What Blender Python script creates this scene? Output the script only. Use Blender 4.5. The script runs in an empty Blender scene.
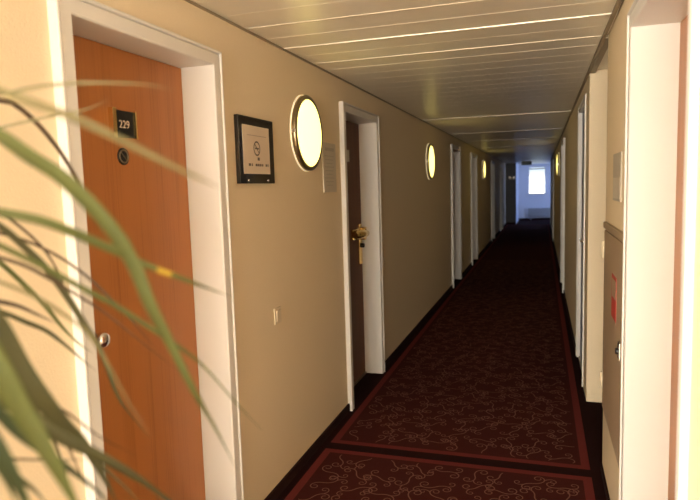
import bpy, bmesh, math, random
from mathutils import Vector, Matrix
random.seed(7)
scene = bpy.context.scene
COL = scene.collection
# ------------------------------------------------------------------ materials
def nodes(name):
    m = bpy.data.materials.new(name); m.use_nodes = True
    nt = m.node_tree; b = nt.nodes['Principled BSDF']
    return m, nt, b
def mat(name, col, rough=.6, metal=0, spec=.5, bump=0, scale=80, var=0, emit=0, emcol=None):
    m, nt, b = nodes(name)
    b.inputs['Base Color'].default_value = (*col, 1)
    b.inputs['Roughness'].default_value = rough
    b.inputs['Metallic'].default_value = metal
    b.inputs['Specular IOR Level'].default_value = spec
    tc = nt.nodes.new('ShaderNodeTexCoord')
    n = nt.nodes.new('ShaderNodeTexNoise'); n.inputs['Scale'].default_value = scale
    n.inputs['Detail'].default_value = 3
    nt.links.new(tc.outputs['Object'], n.inputs['Vector'])
    if bump:
        bp = nt.nodes.new('ShaderNodeBump'); bp.inputs['Strength'].default_value = bump
        bp.inputs['Distance'].default_value = .002
        nt.links.new(n.outputs['Fac'], bp.inputs['Height'])
        nt.links.new(bp.outputs['Normal'], b.inputs['Normal'])
    if var:
        mx = nt.nodes.new('ShaderNodeMix'); mx.data_type = 'RGBA'
        mx.inputs['A'].default_value = (*[c*(1-var) for c in col], 1)
        mx.inputs['B'].default_value = (*[min(1, c*(1+var)) for c in col], 1)
        nt.links.new(n.outputs['Fac'], mx.inputs['Factor'])
        nt.links.new(mx.outputs['Result'], b.inputs['Base Color'])
    if emit:
        b.inputs['Emission Color'].default_value = (*(emcol or col), 1)
        b.inputs['Emission Strength'].default_value = emit
    return m
def wood(name, c1, c2, rough=.4, spec=.5):
    m, nt, b = nodes(name)
    tc = nt.nodes.new('ShaderNodeTexCoord'); mp = nt.nodes.new('ShaderNodeMapping')
    mp.inputs['Scale'].default_value = (120, 120, 1.3)
    n = nt.nodes.new('ShaderNodeTexNoise'); n.inputs['Scale'].default_value = 1.6; n.inputs['Detail'].default_value = 5
    mp2 = nt.nodes.new('ShaderNodeMapping'); mp2.inputs['Scale'].default_value = (14, 14, .3)
    n2 = nt.nodes.new('ShaderNodeTexNoise'); n2.inputs['Scale'].default_value = 1.5; n2.inputs['Detail'].default_value = 3
    ad = nt.nodes.new('ShaderNodeMath'); ad.operation = 'ADD'
    r = nt.nodes.new('ShaderNodeValToRGB')
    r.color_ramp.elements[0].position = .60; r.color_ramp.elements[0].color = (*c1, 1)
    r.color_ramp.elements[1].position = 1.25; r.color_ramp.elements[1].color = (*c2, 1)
    L = nt.links.new
    L(tc.outputs['Object'], mp.inputs['Vector']); L(mp.outputs['Vector'], n.inputs['Vector'])
    L(tc.outputs['Object'], mp2.inputs['Vector']); L(mp2.outputs['Vector'], n2.inputs['Vector'])
    L(n.outputs['Fac'], ad.inputs[0]); L(n2.outputs['Fac'], ad.inputs[1])
    L(ad.outputs[0], r.inputs['Fac']); L(r.outputs['Color'], b.inputs['Base Color'])
    b.inputs['Roughness'].default_value = rough; b.inputs['Specular IOR Level'].default_value = spec
    return m
def glassmat(name):
    m = bpy.data.materials.new(name); m.use_nodes = True; nt = m.node_tree; nt.nodes.clear()
    o = nt.nodes.new('ShaderNodeOutputMaterial'); t = nt.nodes.new('ShaderNodeBsdfTransparent')
    g = nt.nodes.new('ShaderNodeBsdfGlossy'); g.inputs['Roughness'].default_value = .02
    x = nt.nodes.new('ShaderNodeMixShader'); x.inputs['Fac'].default_value = .06
    nt.links.new(t.outputs[0], x.inputs[1]); nt.links.new(g.outputs[0], x.inputs[2]); nt.links.new(x.outputs[0], o.inputs[0])
    return m
M = dict(
 wall=mat('cream_woodchip', (.80,.66,.455), .75, bump=.55, scale=170, var=.04, spec=.25),
 white=mat('white_lacquer', (.73,.685,.625), .38, spec=.4),
 wood=wood('orange_beech', (.29,.090,.018), (.42,.150,.036)),
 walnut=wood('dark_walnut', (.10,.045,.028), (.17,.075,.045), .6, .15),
 bluedoor=mat('dark_blue_paint', (.03,.04,.12), .35),
 ceil=mat('beige_metal_slats', (.84,.765,.63), .36, metal=.1, var=.05, scale=6),
 ceilrib=mat('pale_metal_rib', (.76,.68,.54), .35, metal=.1),
 trim_shadow=mat('brown_trim_and_shadow', (.30,.235,.15), .5),  # right ceiling trim, and the painted shadow line on the left
 base=mat('dark_carpet_skirting', (.028,.011,.010), .95, spec=.1, bump=.5, scale=300),
 carpet=mat('maroon_carpet', (.058,.014,.013), .97, spec=.05, bump=.6, scale=400, var=.35),
 dark=mat('dark_carpet_edge', (.022,.008,.008), .97, spec=.05, bump=.6, scale=400),
 red=mat('red_carpet_border', (.150,.029,.026), .97, spec=.05, bump=.6, scale=400, var=.15),
 scroll=mat('tan_carpet_scroll', (.21,.098,.070), .97, spec=.05),
 black=mat('black_plate', (.012,.012,.013), .25),
 blackglass=mat('black_glass', (.018,.016,.015), .08),
 paper=mat('beige_print', (.70,.57,.43), .55),
 ink=mat('dark_print', (.12,.09,.07), .6),
 faint=mat('faint_print', (.42,.32,.24), .6),
 gold=mat('polished_brass', (.80,.60,.25), .22, metal=1),
 brass=mat('antique_brass', (.33,.27,.17), .33, metal=1),
 chrome=mat('chrome', (.75,.74,.72), .15, metal=1),
 glow=mat('opal_glass', (.95,.9,.75), .4, emit=4.2, emcol=(1,.80,.21)),
 halo=mat('lamp_halo_glow', (.95,.9,.75), .4, emit=.7, emcol=(1,.78,.42)),  # emission imitating the lamp's halo of light on the wall
 plate=mat('grey_notice', (.60,.53,.42), .5),
 plate2=mat('grey_notice_band', (.47,.41,.32), .5),
 switch=mat('ivory_plastic', (.70,.58,.40), .4),
 cab=mat('taupe_metal', (.43,.315,.205), .42, bump=.1, scale=200),
 cabred=mat('red_sticker', (.50,.045,.03), .5),
 endwall=mat('white_paint', (.70,.72,.76), .8),
 rad=mat('radiator_enamel', (.42,.44,.46), .5),
 darkpanel=mat('dark_panel', (.05,.045,.04), .5),
 signgreen=mat('dark_green_sign', (.01,.035,.025), .4),
 frame=mat('white_window_frame', (.8,.8,.8), .4),
 glass=glassmat('window_glass'),
 bounce_floor=mat('pale_bounce_floor', (.66,.58,.46), .5, var=.06, scale=3),  # unseen lobby floor, kept pale to bounce light upward
 sheet=mat('pale_ground_outside', (.7,.72,.7), .9),
 leafg=mat('leaf_green', (.125,.140,.036), .45, var=.25, scale=9),
 leafd=mat('leaf_dark_green', (.045,.065,.02), .45, var=.25, scale=9),
 leafo=mat('leaf_olive', (.085,.080,.028), .5, var=.25, scale=9),
 leafb=mat('leaf_brown', (.095,.058,.030), .55, var=.2, scale=9),
 leafp=mat('leaf_pale', (.24,.21,.095), .5, var=.15, scale=9),
 leafy=mat('leaf_yellow_fleck', (.55,.38,.05), .5),
 cane=mat('cane_bark', (.22,.16,.10), .9, bump=.6, scale=60),
 soil=mat('potting_soil', (.03,.02,.014), 1),
 pot=mat('terracotta_pot', (.40,.17,.09), .7, var=.1, scale=12),
)
# ------------------------------------------------------------------ mesh helpers
def bx(bm, x0, x1, y0, y1, z0, z1, mi=0, bev=0):
    vs = [bm.verts.new(p) for p in ((x0,y0,z0),(x1,y0,z0),(x1,y1,z0),(x0,y1,z0),(x0,y0,z1),(x1,y0,z1),(x1,y1,z1),(x0,y1,z1))]
    fs = [bm.faces.new([vs[i] for i in q]) for q in ((3,2,1,0),(4,5,6,7),(0,1,5,4),(1,2,6,5),(2,3,7,6),(3,0,4,7))]
    for f in fs: f.material_index = mi
    if bev:
        es = list({e for f in fs for e in f.edges})
        r = bmesh.ops.bevel(bm, geom=es, offset=bev, segments=2, affect='EDGES', profile=.5)
        for f in r['faces']: f.material_index = mi
def lathe(bm, prof, origin, axis, mi=0, seg=48):
    # prof: (radius, height) pairs; closed at the ends if radius is 0
    ax = Vector(axis).normalized(); t = Vector((0,0,1)) if abs(ax.z) < .9 else Vector((1,0,0))
    u = ax.cross(t).normalized(); w = ax.cross(u)
    o = Vector(origin); rings = []
    for r, h in prof:
        if r < 1e-6: rings.append([bm.verts.new(o + ax*h)])
        else: rings.append([bm.verts.new(o + ax*h + (u*math.cos(2*math.pi*k/seg) + w*math.sin(2*math.pi*k/seg))*r) for k in range(seg)])
    for a, b in zip(rings, rings[1:]):
        for k in range(seg):
            k2 = (k+1) % seg
            q = [a[k % len(a)], a[k2 % len(a)], b[k2 % len(b)], b[k % len(b)]]
            q2 = []
            for v in q:
                if v not in q2: q2.append(v)
            if len(q2) > 2:
                f = bm.faces.new(q2); f.material_index = mi; f.smooth = True
def tube(bm, pts, r, mi=0, seg=10):
    pts = [Vector(p) for p in pts]; rings = []
    for i, p in enumerate(pts):
        t = (pts[min(i+1, len(pts)-1)] - pts[max(i-1, 0)]).normalized()
        a = Vector((0,0,1)) if abs(t.z) < .9 else Vector((1,0,0))
        u = t.cross(a).normalized(); w = t.cross(u)
        rr = r[i] if isinstance(r, (list, tuple)) else r
        rings.append([bm.verts.new(p + (u*math.cos(2*math.pi*k/seg) + w*math.sin(2*math.pi*k/seg))*rr) for k in range(seg)])
    for a, b in zip(rings, rings[1:]):
        for k in range(seg):
            f = bm.faces.new((a[k], a[(k+1)%seg], b[(k+1)%seg], b[k])); f.material_index = mi; f.smooth = True
    for g in (rings[0][::-1], rings[-1]):
        f = bm.faces.new(g); f.material_index = mi
def obj(name, bm, mats, parent=None, kind=None, recalc=True):
    if recalc: bmesh.ops.recalc_face_normals(bm, faces=bm.faces)
    me = bpy.data.meshes.new(name); bm.to_mesh(me); bm.free()
    for m in (mats if isinstance(mats, (list, tuple)) else [mats]): me.materials.append(m)
    o = bpy.data.objects.new(name, me); COL.objects.link(o)
    if parent: o.parent = parent
    if kind: o['kind'] = kind
    return o
def new(): return bmesh.new()
def empty(name, loc=(0,0,0)):
    o = bpy.data.objects.new(name, None); COL.objects.link(o); o.location = loc
    o.empty_display_size = .1; return o
def tag(o, label, cat, group=None):
    o['label'] = label; o['category'] = cat
    if group: o['group'] = group
    return o
def local(bm, x, y, z): bmesh.ops.translate(bm, verts=bm.verts, vec=(-x,-y,-z))
def textbm(bm, s, size, origin, ux, uz, mi, out=.0006):
    # lettering laid on a vertical face: ux reading direction, uz up
    cu = bpy.data.curves.new('lettering', 'FONT'); cu.body = s; cu.size = size; cu.align_x = 'CENTER'; cu.align_y = 'CENTER'
    cu.extrude = out
    t = bpy.data.objects.new('lettering', cu); COL.objects.link(t)
    dg = bpy.context.evaluated_depsgraph_get(); dg.update()
    me = bpy.data.meshes.new_from_object(t.evaluated_get(dg))
    bpy.data.objects.remove(t); bpy.data.curves.remove(cu)
    ux = Vector(ux); uz = Vector(uz); un = ux.cross(uz); o = Vector(origin)
    n0 = len(bm.verts); bm.verts.ensure_lookup_table()
    vs = [bm.verts.new(o + ux*v.co.x + uz*v.co.y + un*v.co.z) for v in me.vertices]
    for p in me.polygons:
        try:
            f = bm.faces.new([vs[i] for i in p.vertices]); f.material_index = mi
        except ValueError: pass
    bpy.data.meshes.remove(me)
# ------------------------------------------------------------------ the setting
XL, XR, ZC = -1.240, .306, 2.204
LOB0, LOB1, LOBX, LOBL, LOBY = -6.0, 1.0, 2.7, -3.3, .72       # the lit lobby behind the viewpoint
YE, YEND, EX0, EX1 = 22.5, 25.0, -.88, 2.2   # the landing at the far end
LEAVES = [
  ('b', 0.0082, [(-0.8259,0.6486,1.648),(-0.7744,0.7176,1.6446),(-0.7653,0.7408,1.6371),(-0.7585,0.7719,1.6115),(-0.7496,0.802,1.5718),(-0.7362,0.8223,1.5243),(-0.7281,0.841,1.4784),(-0.7224,0.8585,1.4291)]),
  ('g', 0.015, [(-0.6221,0.4663,1.6034),(-0.5543,0.4645,1.5807),(-0.4989,0.4587,1.5586),(-0.464,0.4571,1.5379),(-0.4314,0.465,1.5142),(-0.3992,0.4811,1.4709),(-0.3891,0.5011,1.4304),(-0.3852,0.5185,1.3855),(-0.3868,0.5542,1.3303),(-0.3834,0.5902,1.2636),(-0.3932,0.6437,1.2023),(-0.3967,0.6974,1.1236)]),
  ('y', 0.0105, [(-0.6017,0.4405,1.5007),(-0.554,0.4551,1.4942),(-0.5159,0.4663,1.4851),(-0.4778,0.4776,1.4759),(-0.4518,0.4949,1.4613),(-0.4316,0.5205,1.4433),(-0.4101,0.5565,1.4196),(-0.3905,0.6024,1.396),(-0.3869,0.644,1.3794),(-0.383,0.6857,1.3631)]),
  ('p', 0.0067, [(-0.4516,0.3433,1.6198),(-0.4066,0.3444,1.5942),(-0.3786,0.3516,1.578),(-0.3506,0.3593,1.5662),(-0.33,0.3753,1.5556),(-0.3008,0.3933,1.5374),(-0.2757,0.4203,1.518),(-0.2673,0.4432,1.509),(-0.2639,0.4646,1.502)]),
  ('p', 0.0044, [(-0.7023,0.524,1.5936),(-0.6283,0.528,1.6061),(-0.5679,0.5269,1.6126),(-0.526,0.5412,1.6201),(-0.4894,0.5532,1.6227),(-0.4527,0.565,1.6221),(-0.417,0.5868,1.6204),(-0.3962,0.6034,1.6146)]),
  ('p', 0.004, [(-0.8024,0.5945,1.5672),(-0.739,0.6164,1.5811),(-0.6882,0.634,1.5928),(-0.6375,0.6514,1.6031),(-0.5994,0.6644,1.6099),(-0.574,0.6731,1.6157),(-0.5512,0.6815,1.6256)]),
  ('o', 0.0098, [(-0.7521,0.552,1.5133),(-0.7018,0.5764,1.4927),(-0.6706,0.6043,1.4625),(-0.6547,0.6271,1.4314),(-0.6436,0.6484,1.4003),(-0.6352,0.6682,1.3637),(-0.6215,0.6881,1.3125),(-0.6163,0.7067,1.274),(-0.6208,0.7393,1.199),(-0.6228,0.7657,1.1571),(-0.6205,0.8125,1.0949)]),
  ('b', 0.0045, [(-0.8525,0.6286,1.5432),(-0.7942,0.6543,1.5102),(-0.7567,0.6838,1.4767),(-0.744,0.6968,1.4625),(-0.7166,0.7125,1.4281),(-0.709,0.7319,1.3907),(-0.7094,0.7487,1.3521),(-0.7048,0.7581,1.3281)]),
  ('g', 0.0082, [(-0.9025,0.6599,1.4936),(-0.8494,0.6933,1.45),(-0.8166,0.7298,1.3977),(-0.7998,0.7525,1.3623),(-0.7722,0.7675,1.3224),(-0.7608,0.788,1.2832),(-0.7353,0.7932,1.2559),(-0.7257,0.815,1.2333)]),
  ('b', 0.0069, [(-0.8019,0.5744,1.3816),(-0.7383,0.5939,1.373),(-0.7047,0.6242,1.3587),(-0.6869,0.6395,1.3493),(-0.6685,0.6543,1.3341),(-0.6598,0.6764,1.318)]),
  ('o', 0.0073, [(-0.8018,0.573,1.3684),(-0.7568,0.6075,1.359),(-0.7218,0.6379,1.3413),(-0.7048,0.6624,1.3222),(-0.6918,0.6857,1.3041),(-0.6804,0.7077,1.2779),(-0.6735,0.7282,1.2525),(-0.6713,0.7574,1.2232)]),
  ('b', 0.0051, [(-0.7519,0.5452,1.4511),(-0.6924,0.5631,1.4393),(-0.6447,0.5769,1.4254),(-0.6231,0.593,1.4134),(-0.6007,0.6087,1.3947),(-0.5849,0.6324,1.3714),(-0.5679,0.666,1.3395),(-0.5409,0.7109,1.2844),(-0.5159,0.7555,1.2325)]),
  ('g', 0.0068, [(-0.6518,0.4755,1.4846),(-0.6001,0.4903,1.469),(-0.5588,0.5013,1.4483),(-0.5202,0.5214,1.422),(-0.4854,0.5402,1.395),(-0.4635,0.5558,1.3768),(-0.4348,0.5825,1.344),(-0.4186,0.6159,1.3121),(-0.4055,0.6481,1.2782),(-0.3886,0.6894,1.2203),(-0.3719,0.7311,1.1662)]),
  ('g', 0.0187, [(-0.5251,0.3559,1.4682),(-0.4774,0.367,1.4294),(-0.4495,0.3718,1.3913),(-0.4295,0.3743,1.3559),(-0.4234,0.3833,1.3238),(-0.416,0.393,1.294),(-0.4087,0.4025,1.2623),(-0.4083,0.4194,1.2228),(-0.413,0.4437,1.1687)]),
  ('o', 0.0217, [(-0.6301,0.426,1.4519),(-0.5729,0.4415,1.4252),(-0.5347,0.4504,1.3942),(-0.5241,0.4611,1.3646),(-0.5192,0.4787,1.3177),(-0.5149,0.4971,1.2811),(-0.517,0.524,1.2433),(-0.5149,0.5522,1.2053),(-0.52,0.5866,1.1482),(-0.5368,0.6275,1.0884)]),
  ('d', 0.0131, [(-0.5039,0.3339,1.3979),(-0.458,0.3446,1.3607),(-0.4313,0.3496,1.328),(-0.4207,0.3598,1.2938),(-0.4181,0.3684,1.2677),(-0.4232,0.384,1.2322),(-0.437,0.4063,1.1873)]),
  ('o', 0.0154, [(-0.6409,0.4328,1.3524),(-0.5917,0.4468,1.3354),(-0.5411,0.4687,1.2912),(-0.5191,0.4837,1.2668),(-0.5038,0.5064,1.2367),(-0.4867,0.5302,1.2108),(-0.4695,0.5731,1.1661),(-0.4652,0.6312,1.1059),(-0.4516,0.653,1.0725)]),
  ('b', 0.0035, [(-0.7011,0.4838,1.2225),(-0.6455,0.5002,1.2091),(-0.5965,0.5147,1.1983),(-0.5645,0.5347,1.1904),(-0.5381,0.5531,1.185),(-0.5201,0.569,1.181)]),
  ('b', 0.0045, [(-0.7158,0.5425,1.3196),(-0.6681,0.5553,1.2969),(-0.6286,0.5742,1.2575),(-0.6001,0.5893,1.2149),(-0.5855,0.6002,1.1756),(-0.5852,0.6167,1.1323),(-0.5827,0.6331,1.0818)]),
  ('o', 0.0081, [(-0.601,0.419,1.3019),(-0.5533,0.4309,1.2706),(-0.5151,0.4395,1.2376),(-0.5062,0.4506,1.2165),(-0.4987,0.4617,1.199),(-0.4985,0.4797,1.1697)]),
  ('b', 0.0047, [(-0.7016,0.5014,1.3848),(-0.6459,0.5165,1.3599),(-0.6014,0.5268,1.3237),(-0.579,0.5301,1.2882),(-0.5647,0.5427,1.2645),(-0.5458,0.5667,1.235),(-0.5319,0.5985,1.1953),(-0.5154,0.6415,1.154)]),
  ('p', 0.0042, [(-0.6015,0.434,1.441),(-0.5538,0.4481,1.4296),(-0.4966,0.4641,1.4079),(-0.4737,0.4896,1.381),(-0.4513,0.5043,1.3531),(-0.4428,0.5233,1.309),(-0.4437,0.5496,1.2624),(-0.4344,0.569,1.2188)]),
  ('d', 0.0106, [(-0.5775,0.3866,1.4194),(-0.5249,0.3978,1.3677),(-0.5032,0.4109,1.3272),(-0.4895,0.4224,1.2951),(-0.4778,0.434,1.2707),(-0.4732,0.4539,1.2462),(-0.4708,0.4828,1.2139),(-0.4779,0.5281,1.1655),(-0.4808,0.5641,1.1176)]),
  ('d', 0.0076, [(-0.5247,0.3416,1.3356),(-0.477,0.354,1.3093),(-0.4452,0.3623,1.2917),(-0.4378,0.3729,1.2702),(-0.4381,0.3811,1.2499),(-0.448,0.3958,1.2204)]),
  ('b', 0.0055, [(-0.8017,0.5687,1.3286),(-0.7381,0.586,1.3001),(-0.6872,0.5989,1.2694),(-0.6652,0.6216,1.2189),(-0.6546,0.641,1.1722),(-0.6509,0.6568,1.1126),(-0.6547,0.6698,1.0492)]),
  ('o', 0.0074, [(-0.7014,0.4951,1.3268),(-0.6458,0.5102,1.3019),(-0.6012,0.5222,1.2808),(-0.5784,0.5475,1.2518),(-0.5626,0.5697,1.2157),(-0.552,0.609,1.1577),(-0.5372,0.6495,1.0981),(-0.5339,0.6775,1.0545)]),
  ('b', 0.0044, [(-0.8523,0.621,1.4728),(-0.7848,0.6412,1.4594),(-0.7173,0.6614,1.446),(-0.671,0.6841,1.4209),(-0.6376,0.7119,1.384),(-0.6091,0.7371,1.3383),(-0.5924,0.7689,1.2901),(-0.5839,0.7987,1.2475)]),
]
# door openings: (casing y0, casing y1)
LEFT = [(1.322,2.184),(3.718,4.612),(8.66,9.58),(11.2,12.15),(15.85,16.80),(19.35,20.30)]
W = .060; HOLE = .032
ZT_L = 2.05
def wall_strip(bm, xa, xb, y0, y1, holes, z1=2.35):
    y = y0
    for a, b, zt in holes:
        bx(bm, xa, xb, y, a+HOLE, -.02, z1)
        bx(bm, xa, xb, a+HOLE, b-HOLE, zt-HOLE, z1)
        y = b-HOLE
    bx(bm, xa, xb, y, y1, -.02, z1)
bm = new(); wall_strip(bm, XL-.30, XL, LOBY, YE, [(a,b,ZT_L) for a,b in LEFT])
bx(bm, LOBL-.2, XL-.30, LOBY, LOBY+.15, -.02, 2.35)
obj('wall_left', bm, M['wall'], kind='structure')
# right wall: lobby opening | door | hose cabinet | passage | door | ...
R1 = (1.412, 2.425, 2.09); R2 = (4.56, 5.40, 2.10); R3 = (8.47, 9.40, 2.07); R4 = (15.9, 16.8, 2.07)
PASS0, PASS1 = 3.25, 4.256
bm = new()
wall_strip(bm, XR, XR+.30, LOB1, PASS0, [R1])
obj('wall_right', bm, M['wall'], kind='structure')
bm = new()
wall_strip(bm, XR-.012, XR+.30, PASS1, YE, [R2, R3, R4])
bx(bm, XR+.30, 1.45, PASS0-.15, PASS0, -.02, 2.35)      # passage sides and back
bx(bm, XR+.30, 1.45, PASS1, PASS1+.15, -.02, 2.35)
bx(bm, 1.45, 1.60, PASS0-.15, PASS1+.15, -.02, 2.35)
bx(bm, XR+.30, LOBX+.2, LOB1, LOB1+.15, -.02, 2.35)
obj('wall_right_far', bm, M['wall'], kind='structure')
# lobby shell
WB = (-2.7, 1.0, .35, 2.08)
bm = new()

WL = (-3.4, .1, .35, 2.08)  # opening for the added left window
bx(bm, LOBL-.2, LOBL, LOB0, WL[0], -.02, 2.35); bx(bm, LOBL-.2, LOBL, WL[1], LOBY, -.02, 2.35)
bx(bm, LOBL-.2, LOBL, WL[0], WL[1], -.02, WL[2]); bx(bm, LOBL-.2, LOBL, WL[0], WL[1], WL[3], 2.35)
bx(bm, LOBL-.2, WB[0], LOB0-.2, LOB0, -.02, 2.35); bx(bm, WB[1], LOBX+.2, LOB0-.2, LOB0, -.02, 2.35)
bx(bm, WB[0], WB[1], LOB0-.2, LOB0, -.02, WB[2]); bx(bm, WB[0], WB[1], LOB0-.2, LOB0, WB[3], 2.35)
obj('wall_back', bm, M['wall'], kind='structure')
WS = (-2.6, .6, .35, 2.08)
bm = new()
bx(bm, LOBX, LOBX+.2, LOB0, WS[0], -.02, 2.35); bx(bm, LOBX, LOBX+.2, WS[1], LOB1, -.02, 2.35)
bx(bm, LOBX, LOBX+.2, WS[0], WS[1], -.02, WS[2]); bx(bm, LOBX, LOBX+.2, WS[0], WS[1], WS[3], 2.35)
obj('wall_lobby', bm, M['wall'], kind='structure')
def window(name, axis, a0, a1, z0, z1, p, out, bars=(), rails=(), fw=.045):
    # axis 'x': wall across y=p ; axis 'y': wall across x=p.  out = +-1 outward
    def B(bm, u0, u1, v0, v1, w0, w1):
        if axis == 'x': bx(bm, u0, u1, min(p+out*v0, p+out*v1), max(p+out*v0, p+out*v1), w0, w1)
        else: bx(bm, min(p+out*v0, p+out*v1), max(p+out*v0, p+out*v1), u0, u1, w0, w1)
    root = empty(name); root['kind'] = 'structure'
    bm = new()
    B(bm, a0, a1, .06, .12, z0, z0+fw); B(bm, a0, a1, .06, .12, z1-fw, z1)
    B(bm, a0, a0+fw, .06, .12, z0+fw, z1-fw); B(bm, a1-fw, a1, .06, .12, z0+fw, z1-fw)
    for u in bars: B(bm, u-fw/2, u+fw/2, .065, .115, z0+fw, z1-fw)
    obj('window_frame', bm, M['frame'], root)
    for r in rails:
        bm = new(); B(bm, a0+fw, a1-fw, .055, .12, r-.018, r+.018); obj('rail', bm, M['darkpanel'], root)
    bm = new(); B(bm, a0+.02, a1-.02, .088, .094, z0+.02, z1-.02); obj('pane', bm, M['glass'], root)
    bm = new(); B(bm, a0-.03, a1+.03, -.04, .06, z0-.03, z0); obj('window_sill', bm, M['frame'], root)
    return root
window('window_2', 'x', WB[0], WB[1], WB[2], WB[3], LOB0, -1, bars=(-1.45, -.25))
window('window_3', 'y', WS[0], WS[1], WS[2], WS[3], LOBX, 1, bars=(-1.0,))
window('added_window_5', 'y', WL[0], WL[1], WL[2], WL[3], LOBL, -1, bars=(-1.65,))  # unseen window added to throw more light on the right wall
# far landing
WE = (-.50, .145, 1.02, 2.10); WR = (22.9, 24.6, .7, 2.1)
bm = new()
bx(bm, EX0-.36, WE[0], YEND, YEND+.2, -.02, 2.35); bx(bm, WE[1], EX1+.2, YEND, YEND+.2, -.02, 2.35)
bx(bm, WE[0], WE[1], YEND, YEND+.2, -.02, WE[2]); bx(bm, WE[0], WE[1], YEND, YEND+.2, WE[3], 2.35)
bx(bm, EX0-.36, EX0, YE, YEND, -.02, 2.35)
bx(bm, XR+.288, EX1+.2, YE-.15, YE, -.02, 2.35)
obj('wall_end', bm, M['endwall'], kind='structure')
bm = new()
bx(bm, EX1, EX1+.2, YE, WR[0], -.02, 2.35); bx(bm, EX1, EX1+.2, WR[1], YEND, -.02, 2.35)
bx(bm, EX1, EX1+.2, WR[0], WR[1], -.02, WR[2]); bx(bm, EX1, EX1+.2, WR[0], WR[1], WR[3], 2.35)
obj('wall_landing', bm, M['endwall'], kind='structure')
bm = new(); bx(bm, XL, EX0, YE-.06, YE, 0, ZC, 0)
bx(bm, XL, EX0-.0, YE-.068, YE-.06, .0, .07, 1)
obj('wall_recess', bm, [M['darkpanel'], M['base']], kind='structure')
window('window_1', 'x', WE[0], WE[1], WE[2], WE[3], YEND, 1, rails=(2.015,), fw=.03)
window('window_4', 'y', WR[0], WR[1], WR[2], WR[3], EX1, 1)
# ceiling: metal slats laid across the corridor, fine grooves and a few proud ribs
bm = new()
PITCH = .205; Y0 = 2.862 - PITCH*29
prof = []; k = 0; y = Y0
strong = {29: .0042, 31: .0026, 32: .0014, 28: .0010, 47: .0045, 27: .0018, 57: .004, 65: .0035, 75: .0035}
while y < YEND:
    g = .006
    if k in strong:
        h = strong[k]
        prof += [(y-.004, ZC), (y-.003, ZC-h), (y+.007, ZC-h), (y+.009, ZC)]
    else:
        prof += [(y-.0018, ZC), (y-.0005, ZC+.0022), (y+.0005, ZC+.0022), (y+.0018, ZC)]
    k += 1; y += PITCH
def strip(x0, x1, pr):
    L = [bm.verts.new((x0, a, b)) for a, b in pr]; R = [bm.verts.new((x1, a, b)) for a, b in pr]
    for i in range(len(pr)-1):
        f = bm.faces.new((L[i], L[i+1], R[i+1], R[i]))
        lo = min(pr[i][1], pr[i+1][1]); f.material_index = 1 if lo < ZC-.0012 else 0
strip(LOBL-.1, LOBX+.1, prof)
bmesh.ops.recalc_face_normals(bm, faces=bm.faces)
bx(bm, LOBL-.2, LOBX+.2, LOB0-.2, YEND+.2, ZC+.02, ZC+.12, 0)
obj('ceiling', bm, [M['ceil'], M['ceilrib']], kind='structure', recalc=False)
bm = new(); bx(bm, XL, XL+.006, LOBY, YE-.06, ZC-.010, ZC-.001)
obj('shadow_line_left', bm, M['trim_shadow'], kind='structure')  # dark strip standing in for the shadow where left wall meets ceiling
bm = new(); bx(bm, XR-.026, XR-.012, LOB1, YE-.15, ZC-.016, ZC-.001); bx(bm, XR-.012, XR+.02, PASS0, PASS1, ZC-.02, ZC-.001)
obj('trim_shadow_2', bm, M['trim_shadow'], kind='structure')
# floor with woven runner panels, red borders and scrolls
bm = new()
bx(bm, LOBL-.2, LOBX+.2, LOB0-.2, YEND+.2, -.08, 0, 0)
def rect(x0, x1, y0, y1, z, mi):
    f = bm.faces.new([bm.verts.new(p) for p in ((x0,y0,z),(x1,y0,z),(x1,y1,z),(x0,y1,z))]); f.material_index = mi
def panel(x0, x1, y0, y1, b=.043):
    z = .0012
    rect(x0, x1, y0, y0+b, z, 2); rect(x0, x1, y1-b, y1, z, 2)
    rect(x0, x0+b, y0+b, y1-b, z, 2); rect(x1-b, x1, y0+b, y1-b, z, 2)
    rect(x0+b, x1-b, y0+b, y1-b, z, 1)
PX0, PX1 = -1.188, .246
panel(PX0, PX1, 3.213, 22.3); panel(PX0, PX1, .72, 3.130)
def ribbon(pts, w0, w1, z=.0024):
    prev = None; n = len(pts)
    for i, (x, y) in enumerate(pts):
        a = pts[min(i+1, n-1)]; c = pts[max(i-1, 0)]
        tx, ty = a[0]-c[0], a[1]-c[1]; l = math.hypot(tx, ty) or 1
        w = (w0 + (w1-w0)*i/(n-1))/2
        p = (bm.verts.new((x-ty/l*w, y+tx/l*w, z)), bm.verts.new((x+ty/l*w, y-tx/l*w, z)))
        if prev:
            f = bm.faces.new((prev[0], prev[1], p[1], p[0])); f.material_index = 3
        prev = p
def spiral(x, y, ang, length, turn, c0, c1, n=26):
    pts = [(x, y, ang)]; a = ang; ds = length/n
    for i in range(n):
        t = (i+.5)/n
        a += turn*ds*(c0 + (c1-c0)*t**1.3)
        x += math.cos(a)*ds; y += math.sin(a)*ds; pts.append((x, y, a))
    return pts
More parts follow.
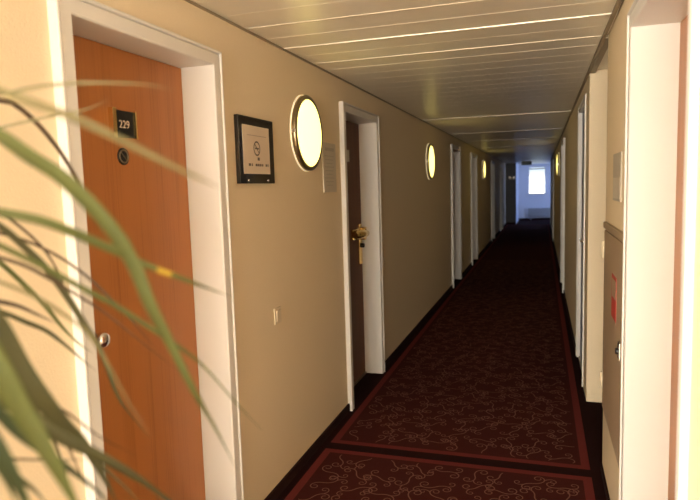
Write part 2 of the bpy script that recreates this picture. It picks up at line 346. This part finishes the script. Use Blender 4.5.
def scrolls(x0, x1, y0, y1, step):
    ny = int((y1-y0)/step); nx = int((x1-x0)/step)
    def put(pts, wa, wb):
        run = []
        for p in pts:
            if x0+.004 < p[0] < x1-.004 and y0+.004 < p[1] < y1-.004: run.append(p[:2])
            else: break
        if len(run) > 5: ribbon(run, wa, wb)
    for j in range(ny):
        for i in range(nx):
            x = x0+(i+.5+random.uniform(-.2,.2))*(x1-x0)/nx; y = y0+(j+.5+random.uniform(-.2,.2))*(y1-y0)/ny
            a = random.uniform(0, 6.28); s = random.choice((-1, 1))
            A = spiral(x, y, a, random.uniform(.19, .24), s, 9, 75); put(A, .0062, .0045)
            B = spiral(x, y, a+math.pi, random.uniform(.15, .20), s, 9, 85); put(B, .0062, .0045)
            q = A[random.randint(6, 9)]; put(spiral(q[0], q[1], q[2]-s*.35, .13, -s, 14, 100, 20), .0055, .0040)
            q = B[random.randint(6, 9)]; put(spiral(q[0], q[1], q[2]-s*.35, .11, -s, 14, 115, 18), .0055, .0040)
scrolls(PX0+.06, PX1-.06, .8, 3.075, .14)
scrolls(PX0+.06, PX1-.06, 3.265, 12.0, .14)
rect(LOBL, LOBX, LOB0, .70, .0030, 4)  # pale floor added out of view as a bounce surface for the ceiling
obj('floor', bm, [M['dark'], M['carpet'], M['red'], M['scroll'], M['bounce_floor']], kind='structure')
# skirting
def skirting(name, xa, xb, segs):
    bm = new()
    for a, b in segs: bx(bm, xa, xb, a, b, 0, .052)
    obj(name, bm, M['base'], kind='structure')
def gaps(y0, y1, holes):
    s = []; y = y0
    for a, b in holes: s.append((y, a)); y = b
    s.append((y, y1)); return s
skirting('baseboard_left', XL, XL+.012, gaps(LOBY, YE-.07, LEFT))
bm = new()
for a, b in gaps(LOB1, PASS0, [R1[:2]]): bx(bm, XR-.010, XR, a, b, 0, .03 if a > 2 else .06)
for a, b in gaps(PASS1, YE-.15, [R2[:2], R3[:2], R4[:2]]): bx(bm, XR-.022, XR-.012, a, b, 0, .045 if a > 5 else .002)
obj('baseboard_right', bm, M['base'], kind='structure')
bm = new(); bx(bm, EX0, EX1, YEND-.012, YEND, 0, .07); obj('baseboard_end', bm, M['base'], kind='structure')
# ------------------------------------------------------------------ doors
def door(name, side, xw, y0, y1, zt, w, proud, rec, leafmat, thr=True):
    """side -1: left wall (corridor towards +x), +1: right wall."""
    yc = (y0+y1)/2
    root = empty(name, (xw, yc, 0)); root['kind'] = 'structure'
    d = -side                                    # direction into the corridor
    p = proud
    prof = [(0,0),(p+.002,0),(p+.005,.003),(p+.005,.008),(p+.002,.011),(p-.006,.0125),(p-.006,.0155),(p-.001,.017),(p,.019),
            (p,w-.004),(p-.004,w),(-rec-.02,w),(-rec-.02,HOLE+.001),(0,HOLE+.001)]
    bm = new()
    def sweep(rows):
        n = len(rows[0])
        for i in range(n):
            j = (i+1) % n
            bm.faces.new((rows[0][i], rows[0][j], rows[1][j], rows[1][i]))
        for r in rows: bm.faces.new(r)
    for sgn, ye in ((1, y0), (-1, y1)):
        sweep([[bm.verts.new((d*a, ye+sgn*b-yc, 0)) for a, b in prof], [bm.verts.new((d*a, ye+sgn*b-yc, zt-b)) for a, b in prof]])
    sweep([[bm.verts.new((d*a, y0+b-yc, zt-b)) for a, b in prof], [bm.verts.new((d*a, y1-b-yc, zt-b)) for a, b in prof]])
    obj('door_frame', bm, M['white'], root)
    bm = new(); xa = -d*rec
    x0, x1 = sorted((xa, xa-d*.045))
    bx(bm, x0, x1, y0+w-yc+.002, y1-w-yc-.002, .012, zt-w-.002, 0, .0015)
    leaf = obj('door_leaf', bm, leafmat, root)
    if thr:
        bm = new(); x0, x1 = sorted((xa+d*.012, xa-d*.05)); bx(bm, x0, x1, y0+w-yc, y1-w-yc, 0, .010); obj('threshold', bm, M['brass'], root)
    return root, leaf, yc
d1, leaf1, yc1 = door('door_1', -1, XL, *LEFT[0], ZT_L, W, .026, .12, M['wood'])
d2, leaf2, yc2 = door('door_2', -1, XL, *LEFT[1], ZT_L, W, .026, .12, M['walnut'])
rest = []
for i, (a, b) in enumerate(LEFT[2:]):
    rest.append(door('door_%d' % (i+3), -1, XL, a, b, ZT_L+.02, W, .026, .12, M['wood']))
d7, leaf7, yc7 = door('door_7', 1, XR, *R1, .064, .012, .142, M['wood'])
d8, leaf8, yc8 = door('door_8', 1, XR-.012, *R2, .05, .005, .022, M['bluedoor'])
d9, leaf9, yc9 = door('door_9', 1, XR-.012, *R3, W, .022, .10, M['wood'])
d10, leaf10, yc10 = door('door_10', 1, XR-.012, *R4, W, .022, .10, M['wood'])
LX = -.12    # leaf plane of a left door in its own frame
# number plate on door 229
y0p, y1p, z0p, z1p = 1.697-yc1, 1.803-yc1, 1.692, 1.782
bm = new()
bx(bm, LX, LX+.006, y0p, y1p, z0p, z1p, 0, .001)
textbm(bm, '229', .037, (LX+.0062, (y0p+y1p)/2-.002, (z0p+z1p)/2-.002), (0,1,0), (0,0,1), 2)
bx(bm, LX, LX+.020, y0p-.020, y0p-.003, z0p-.005, z1p+.004, 1, .001)
bx(bm, LX, LX+.012, y1p+.001, y1p+.007, z0p-.003, z1p+.003, 1, .001)
o = obj('number_plate', bm, [M['black'], M['gold'], M['paper']], leaf1); o['label'] = 'black number plate reading 229 in brass holder'
# round badge below it
bm = new(); c = (LX, 1.737-yc1, 1.628)
lathe(bm, [(.029,0),(.029,.003),(.025,.004),(0,.004)], c, (1,0,0), 0, 40)
lathe(bm, [(.0185,.0042),(.0235,.0042),(.0235,.0046),(.0185,.0046),(.0185,.0042)], c, (1,0,0), 1, 40)
R = Matrix.Rotation(math.radians(-45), 3, 'X')
for (w_, h_) in ((.040,.0045),):
    vs = [R @ Vector((.0048, s*w_/2, t*h_/2)) + Vector(c) for s, t in ((-1,-1),(1,-1),(1,1),(-1,1))]
    f = bm.faces.new([bm.verts.new(v) for v in vs]); f.material_index = 1
o = obj('round_badge', bm, [M['black'], M['brass']], leaf1); o['label'] = 'small round black badge with diagonal bar'
# chrome knob
bm = new(); lathe(bm, [(.025,0),(.025,.005),(.012,.008),(.011,.028),(.023,.034),(.026,.046),(.020,.056),(0,.058)], (LX, 1.525-yc1, 1.045), (1,0,0), 0, 32)
obj('door_knob', bm, M['chrome'], leaf1)
# brass lock on the second door
bm = new()
lx = LX
bx(bm, lx, lx+.010, 4.455-yc2, 4.53-yc2, .90, 1.215, 0, .003)
bx(bm, lx+.002, lx+.022, 4.27-yc2, 4.50-yc2, 1.105, 1.185, 0, .006)
bx(bm, lx+.010, lx+.050, 4.475-yc2, 4.53-yc2, 1.09, 1.19, 0, .008)
tube(bm, [(lx+.03, 4.50-yc2, 1.14), (lx+.052, 4.495-yc2, 1.14), (lx+.056, 4.40-yc2, 1.142), (lx+.054, 4.235-yc2, 1.150), (lx+.052, 4.215-yc2, 1.150)], [.020,.028,.034,.034,.02], 0, 14)
lathe(bm, [(.018,0),(.018,.02),(.014,.026),(0,.027)], (lx+.010, 4.50-yc2, 1.045), (1,0,0), 1, 24)
lathe(bm, [(.006,0),(.006,.003),(0,.004)], (lx+.050, 4.505-yc2, 1.165), (1,0,0), 1, 16)
o = obj('lever_lock', bm, [M['gold'], M['black']], leaf2); o['label'] = 'polished brass lever lock with dark knob'
bm = new(); bx(bm, lx, lx+.004, 4.21-yc2, 4.275-yc2, 1.69, 1.775, 0); obj('number_plate', bm, M['plate'], leaf2)
for r, lf, yc in rest:
    bm = new(); ye = {0:9.3,1:11.83,2:16.66,3:20.16}[rest.index((r,lf,yc))]
    bx(bm, lx, lx+.01, ye-.05-yc, ye-yc, .93, 1.17, 0, .003)
    tube(bm, [(lx+.01, ye-.025-yc, 1.09), (lx+.055, ye-.025-yc, 1.09), (lx+.055, ye-.13-yc, 1.09)], .011, 0, 10)
    obj('door_handle', bm, M['brass'], lf)
# blue door lock case, right
bm = new(); yl = 4.76-yc8
bx(bm, .016, .022, yl-.03, yl+.03, .92, 1.14, 0, .002); tube(bm, [(.018, yl, 1.05), (-.006, yl, 1.05), (-.010, yl+.03, 1.05), (-.010, yl+.12, 1.05)], .010, 0, 10)
obj('door_handle', bm, M['chrome'], leaf8)
# ------------------------------------------------------------------ wall lamps
def lamp(name, x, d, y, z, label):
    root = empty(name, (x, y, z)); tag(root, label, 'lamp', 'round corridor wall lamps')
    bm = new(); lathe(bm, [(0,0),(.207,0),(.207,.005),(0,.006)], (0,0,0), (d,0,0), 0, 64)
    obj('halo_disc', bm, M['halo'], root)  # glowing disc in place of lamp light leaking onto the wall
    bm = new(); lathe(bm, [(.201,.005),(.204,.008),(.204,.026),(.200,.031),(.190,.033),(.180,.031),(.180,.026),(.196,.022),(.196,.005),(.201,.005)], (0,0,0), (d,0,0), 0, 64)
    obj('metal_ring', bm, M['brass'], root)
    bm = new(); n = 10
    pr = [(.181*math.cos(t*math.pi/2/n), .028+.016*math.sin(t*math.pi/2/n)) for t in range(n)] + [(0, .044)]
    lathe(bm, [(.181,.012)] + pr, (0,0,0), (d,0,0), 0, 64)
    obj('diffuser', bm, M['glow'], root)
    for s in (-1, 1):
        bm = new(); bx(bm, *(sorted((d*.008, d*.030))), s*.198-.007, s*.198+.007, -.010, .010, 0, .003)
        obj('clip', bm, M['chrome'], root)
    return root
lamp('wall_lamp', XL, 1, 3.115, 1.802, 'large glowing round wall lamp beside the black framed sign, nearest of all')
lamp('wall_lamp', XL, 1, 6.95, 1.77, 'glowing round wall lamp on the left wall just past the brass-locked door')
lamp('wall_lamp', XL, 1, 13.7, 1.81, 'small distant round wall lamp on the left wall, farthest on that side')
lamp('wall_lamp', XR-.012, -1, 11.4, 1.80, 'distant round wall lamp, the only one on the right wall')
# twin sconce on the dark panel at the far end
root = empty('wall_sconce', (-1.02, YE-.06, 1.66)); tag(root, 'tiny twin wall light on the dark panel beside the far landing', 'lamp')
bm = new(); lathe(bm, [(0,0),(.04,0),(.04,.012),(0,.014)], (0,0,0), (0,-1,0), 0, 24)
tube(bm, [(-.07,-.03,-.02),(-.05,-.04,-.05),(0,-.02,-.04),(.05,-.04,-.05),(.07,-.03,-.02)], .006, 0, 8); obj('bracket', bm, M['brass'], root)
for s in (-1, 1):
    bm = new(); lathe(bm, [(.02,-.02),(.035,.06),(.033,.06),(.018,-.018),(.02,-.02)], (s*.07,-.03,0), (0,0,1), 0, 20)
    obj('lamp_shade', bm, mat('frosted_shade', (.7,.62,.5), .5, emit=.25, emcol=(1,.8,.55)), root)
# ------------------------------------------------------------------ things on the left wall
def wallrect(bm, x, d, th, y0, y1, z0, z1, mi, off=0, bev=0):
    a, b = sorted((x+d*off, x+d*(off+th))); bx(bm, a, b, y0, y1, z0, z1, mi, bev)
# black framed sign
ya, yb, za, zb = 2.31, 2.655, 1.530, 1.822; yc = (ya+yb)/2; zc = (za+zb)/2
root = empty('wall_sign', (XL, yc, zc)); tag(root, 'black glass framed sign with beige print and round symbol', 'sign')
bm = new(); wallrect(bm, 0, 1, .020, ya-yc, yb-yc, za-zc, zb-zc, 0, 0, .002); obj('sign_backing', bm, M['blackglass'], root)
bm = new(); X = .0215
wallrect(bm, 0, 1, .0015, -.140, .122, -.103, .108, 0, .020)
def ring(bm, x, cy, cz, r0, r1, mi, n=40):
    for k in range(n):
        a, b = 2*math.pi*k/n, 2*math.pi*(k+1)/n
        f = bm.faces.new([bm.verts.new((x, cy+r*math.cos(t), cz+r*math.sin(t))) for r, t in ((r0,a),(r1,a),(r1,b),(r0,b))]); f.material_index = mi
def bar(bm, x, cy, cz, w, h, ang, mi):
    c_, s_ = math.cos(ang), math.sin(ang)
    f = bm.faces.new([bm.verts.new((x, cy+u*w/2*c_-v*h/2*s_, cz+u*w/2*s_+v*h/2*c_)) for u, v in ((-1,-1),(1,-1),(1,1),(-1,1))]); f.material_index = mi
X = .0221
ring(bm, X, -.010, .010, .026, .033, 1)
bar(bm, X+.0002, -.010, .010, .050, .006, math.radians(-45), 1)
bar(bm, X+.0004, -.010, .010, .040, .007, 0, 1)
bar(bm, X, .004, -.036, .022, .014, 0, 1)
bar(bm, X, -.005, .066, .19, .003, 0, 2)
for cy, w_ in ((-.085,.022),(-.062,.010),(-.020,.020),(.002,.016),(.022,.016),(.042,.012),(.080,.016),(.098,.010)):
    bar(bm, X, cy, -.063, w_, .011, 0, 1)
obj('sign_print', bm, [M['paper'], M['ink'], M['faint']], root, recalc=False)
for s in (-1, 1):
    bm = new(); lathe(bm, [(.005,.018),(.005,.023),(0,.024)], (0, s*.10, -.132), (1,0,0), 0, 12)
    obj('fixing_screw', bm, M['chrome'], root)
# pale notice beside the second door
ya, yb, za, zb = 3.375, 3.60, 1.475, 1.772; yc = (ya+yb)/2; zc = (za+zb)/2
root = empty('wall_notice', (XL, yc, zc)); tag(root, 'pale grey printed notice between the nearest lamp and the brass-locked door', 'notice')
bm = new(); wallrect(bm, 0, 1, .008, ya-yc, yb-yc, za-zc, zb-zc, 0, 0, .001); obj('panel', bm, M['plate'], root)
bm = new()
bar(bm, .0085, 0, .11, .16, .02, 0, 0)
for k in range(9): bar(bm, .0085, -.01, .07-k*.022, .17-.03*(k % 3), .005, 0, 0)
obj('print', bm, M['plate2'], root, recalc=False)
# switches
def switch(x, d, y, z, label, rock=True):
    root = empty('light_switch', (x, y, z)); tag(root, label, 'switch', 'ivory wall switches')
    bm = new(); wallrect(bm, 0, d, .008, -.036, .036, -.040, .040, 0, 0, .002); obj('switch_plate', bm, M['switch'], root)
    bm = new(); vs = []
    wallrect(bm, 0, d, .005, -.024, .024, -.028, .028, 0, .008, .002); obj('rocker', bm, M['switch'], root)
switch(XL, 1, 2.655, .885, 'ivory light switch on the wall right of the door numbered 229')
switch(XL, 1, 4.74, .88, 'small light switch just beyond the brass-locked door')
switch(XL, 1, 10.1, .89, 'distant light switch between the two farther left doors')
# ------------------------------------------------------------------ right wall: notice and hose cabinet
root = empty('wall_notice', (XR, 2.76, 1.51)); tag(root, 'small taupe two-tone notice plate above the hose cabinet', 'notice')
bm = new(); wallrect(bm, 0, -1, .006, -.135, .135, -.10, .10, 0, 0, .001); obj('panel', bm, M['plate2'], root)
bm = new(); wallrect(bm, 0, -1, .001, -.125, .125, -.09, -.002, 0, .006); obj('print', bm, M['plate'], root)
root = empty('hose_cabinet', (XR, 2.83, .34)); tag(root, 'taupe metal fire hose cabinet set in the right wall', 'cabinet')
y0, y1 = 2.432-2.83, 3.215-2.83
bm = new(); bx(bm, -.003, -.0006, y0, y1, 0, .955, 0)
bx(bm, -.014, -.003, y0, y1, .925, .955, 0, .003); obj('cabinet_body', bm, M['cab'], root)
bm = new(); bx(bm, -.009, -.0035, y0+.004, y1-.006, .012, .915, 0, .003); dr = obj('cabinet_door', bm, M['cab'], root)
bm = new()
xx = -.0095; yy0, yy1 = 2.675-2.83, 2.845-2.83
for (a, b, c, e, mi) in ((yy0, yy1, .563, .752, 0), (yy0+.018, yy1-.018, .655, .735, 1)):
    bx(bm, xx-.0006*(mi+1), xx+.001, a, b, c, e, mi)
o = obj('fire_label', bm, [M['cabred'], M['cab']], dr); o['label'] = 'red fire label with light window'
bm = new(); bx(bm, -.020, -.008, 2.465-2.83, 2.515-2.83, .46, .53, 0, .004)
lathe(bm, [(.012,0),(.012,.010),(0,.011)], (-.020, 2.49-2.83, .495), (-1,0,0), 1, 16)
obj('latch', bm, [M['chrome'], M['black']], dr)
for zz in (.815, .147):
    bm = new(); lathe(bm, [(0,-.042),(.009,-.042),(.009,.042),(0,.042)], (-.0105, y1-.002, zz), (0,0,1), 0, 14); obj('hinge', bm, M['switch'], root)
# ------------------------------------------------------------------ far landing things
root = empty('radiator', (-.03, YEND-.07, 0)); tag(root, 'grey radiator under the far window', 'radiator')
bm = new(); bx(bm, -.48, .48, -.03, .03, .13, .46, 0, .004)
for k in range(24): bx(bm, -.47+k*.04, -.455+k*.04, -.042, -.03, .15, .44)
obj('radiator_panel', bm, M['rad'], root)
bm = new(); bx(bm, -.49, .49, -.045, .045, .46, .475, 0, .002); obj('top_grille', bm, M['rad'], root)
for s in (-.38, .38):
    bm = new(); bx(bm, s-.015, s+.015, -.02, .02, 0, .13); obj('foot', bm, M['rad'], root)
root = empty('exit_sign', (-.46, 20.0, ZC)); tag(root, 'dark hanging sign box under the ceiling before the far window', 'sign')
bm = new(); bx(bm, -.16, .16, -.03, .03, -.165, -.035, 0, .004); obj('sign_box', bm, M['signgreen'], root)
for s in (-.1, .1):
    bm = new(); lathe(bm, [(0,-.036),(.006,-.036),(.006,0),(0,0)], (s,0,0), (0,0,1), 0, 10); obj('hanger', bm, M['chrome'], root)
# ------------------------------------------------------------------ plant
CROWN = Vector((-.836, .476, 1.349))
root = empty('potted_dracaena', (CROWN.x-.02, CROWN.y-.02, 0)); tag(root, 'potted plant with long narrow arching leaves in the left foreground', 'plant')
ro = Vector(root.location)
bm = new(); lathe(bm, [(0,0),(.13,0),(.185,.30),(.195,.30),(.195,.335),(.178,.335),(.170,.29),(0,.29)], (0,0,0), (0,0,1), 0, 48); obj('pot', bm, M['pot'], root)
bm = new(); lathe(bm, [(.171,.288),(.1,.300),(0,.304)], (0,0,0), (0,0,1), 0, 32); obj('soil', bm, M['soil'], root)
bm = new(); tube(bm, [(0,0,.28),(.012,0,.6),(-.006,.01,.95),(.010,.015,1.2),(.02,.02,1.36)], [.028,.025,.023,.022,.018], 0, 14); obj('cane', bm, M['cane'], root)
def catmull(P, n=6):
    out = []; P = [P[0]*2-P[1]] + P + [P[-1]*2-P[-2]]
    for i in range(1, len(P)-2):
        a, b, c, d = P[i-1:i+3]
        for k in range(n):
            t = k/n
            out.append(.5*((2*b) + (c-a)*t + (2*a-5*b+4*c-d)*t*t + (3*b-a-3*c+d)*t**3))
    out.append(P[-2]); return out
EYE = Vector((0, 0, 1.5))
def leaf(pts, w, m, fleck=None, face=None):
    P = catmull([Vector(p) for p in pts]); bm = new(); prev = None; n = len(P)
    for i, p in enumerate(P):
        t = (P[min(i+1,n-1)]-P[max(i-1,0)]).normalized()
        up = face if face is not None else (EYE-p).normalized()*.8 + Vector((0,0,.35))
        s = t.cross(up).normalized(); nn = s.cross(t).normalized()
        u = i/(n-1); ww = w/2*min(1, .45+u*3)*(1 if u < .55 else max(.06, 1-((u-.55)/.45)**1.6))
        row = [bm.verts.new(p - ro + s*ww*q + nn*(abs(q)*ww*.35)) for q in (-1, -.5, 0, .5, 1)]
        if prev:
            for k in range(4):
                f = bm.faces.new((prev[k], prev[k+1], row[k+1], row[k])); f.smooth = True
                if fleck and fleck[0] < u < fleck[1]: f.material_index = 1
        prev = row
    geo = bm.faces[:]
    r = bmesh.ops.solidify(bm, geom=geo, thickness=.0004)
    obj('leaf', bm, [M['leaf'+m], M['leafy']], root)
for i, (m, w, P) in enumerate(LEAVES):
    first = Vector(P[0]); mid = (CROWN + first)/2 + Vector((0,0,.03))
    P2 = [tuple(CROWN + Vector((0,0,.01*(i % 4)))), tuple(mid)] + P
    leaf(P2, w, {'y':'g'}.get(m, m), (.745,.785) if m == 'y' else None)
for k in range(24):      # the rest of the crown, away from the view
    a = math.radians(random.uniform(95, 285)); l = random.uniform(.25, .36); r_ = random.uniform(.0, .3)
    dx, dy = math.cos(a), math.sin(a)
    P2 = [CROWN + Vector((0,0,.012*(k % 4)))] + [CROWN + Vector((dx*l*s, dy*l*s, .30*s*r_*2 + .22*s - (.42+.3*r_)*s*s)) for s in (.25,.5,.75,1.0)]
    leaf(P2, random.uniform(.011,.017), random.choice('ggdo'), face=Vector((0,0,1)))
# ------------------------------------------------------------------ light
w = bpy.data.worlds.new('World'); scene.world = w; w.use_nodes = True
w.node_tree.nodes['Background'].inputs['Color'].default_value = (.72,.86,1,1)
w.node_tree.nodes['Background'].inputs['Strength'].default_value = 1.6
def area(name, loc, rot, sx, sy, col, power):
    l = bpy.data.lights.new(name, 'AREA'); l.shape = 'RECTANGLE'; l.size = sx; l.size_y = sy; l.color = col; l.energy = power
    o = bpy.data.objects.new(name, l); COL.objects.link(o); o.location = loc; o.rotation_euler = rot
    return o
area('daylight_lobby', ((WB[0]+WB[1])/2, LOB0-.35, (WB[2]+WB[3])/2), (math.radians(90),0,0), WB[1]-WB[0], WB[3]-WB[2], (1,.945,.84), 1150)
area('daylight_lobby_side', (LOBX+.35, (WS[0]+WS[1])/2, (WS[2]+WS[3])/2), (math.radians(90),0,math.radians(90)), WS[1]-WS[0], WS[3]-WS[2], (1,.945,.84), 25)
area('fill_lobby_left', (LOBL-.35, (WL[0]+WL[1])/2, (WL[2]+WL[3])/2), (math.radians(90),0,math.radians(-90)), WL[1]-WL[0], WL[3]-WL[2], (1,.945,.84), 520)  # fill lamp outside the added left window, brightens the right wall
area('daylight_landing', (EX1+.35, (WR[0]+WR[1])/2, (WR[2]+WR[3])/2), (math.radians(90),0,math.radians(90)), WR[1]-WR[0], WR[3]-WR[2], (.27,.42,1), 85)
l = bpy.data.lights.new('sun', 'SUN'); l.energy = 40; l.angle = math.radians(2); l.color = (1,.92,.78)
o = bpy.data.objects.new('sun', l); COL.objects.link(o); o.rotation_euler = (math.radians(50), 0, math.radians(8))
# ------------------------------------------------------------------ camera
cd = bpy.data.cameras.new('Camera'); cam = bpy.data.objects.new('Camera', cd); COL.objects.link(cam)
f, yaw, pit, roll = 600.07, .3106, -.1037, -.0299
cd.sensor_width = 36; cd.lens = f/700*36; cd.clip_start = .05
cam.location = (0,0,1.5)
cam.matrix_world = Matrix.Translation((0,0,1.5)) @ Matrix.Rotation(yaw,4,'Z') @ Matrix.Rotation(math.pi/2+pit,4,'X') @ Matrix.Rotation(1*roll,4,'Z')
cd.dof.use_dof = True; cd.dof.focus_distance = 3.0; cd.dof.aperture_fstop = 3.2
scene.camera = cam
scene.view_settings.view_transform = 'Standard'; scene.view_settings.look = 'None'
scene.view_settings.exposure = -0.40; scene.view_settings.gamma = 1; scene.view_settings.use_curve_mapping = False
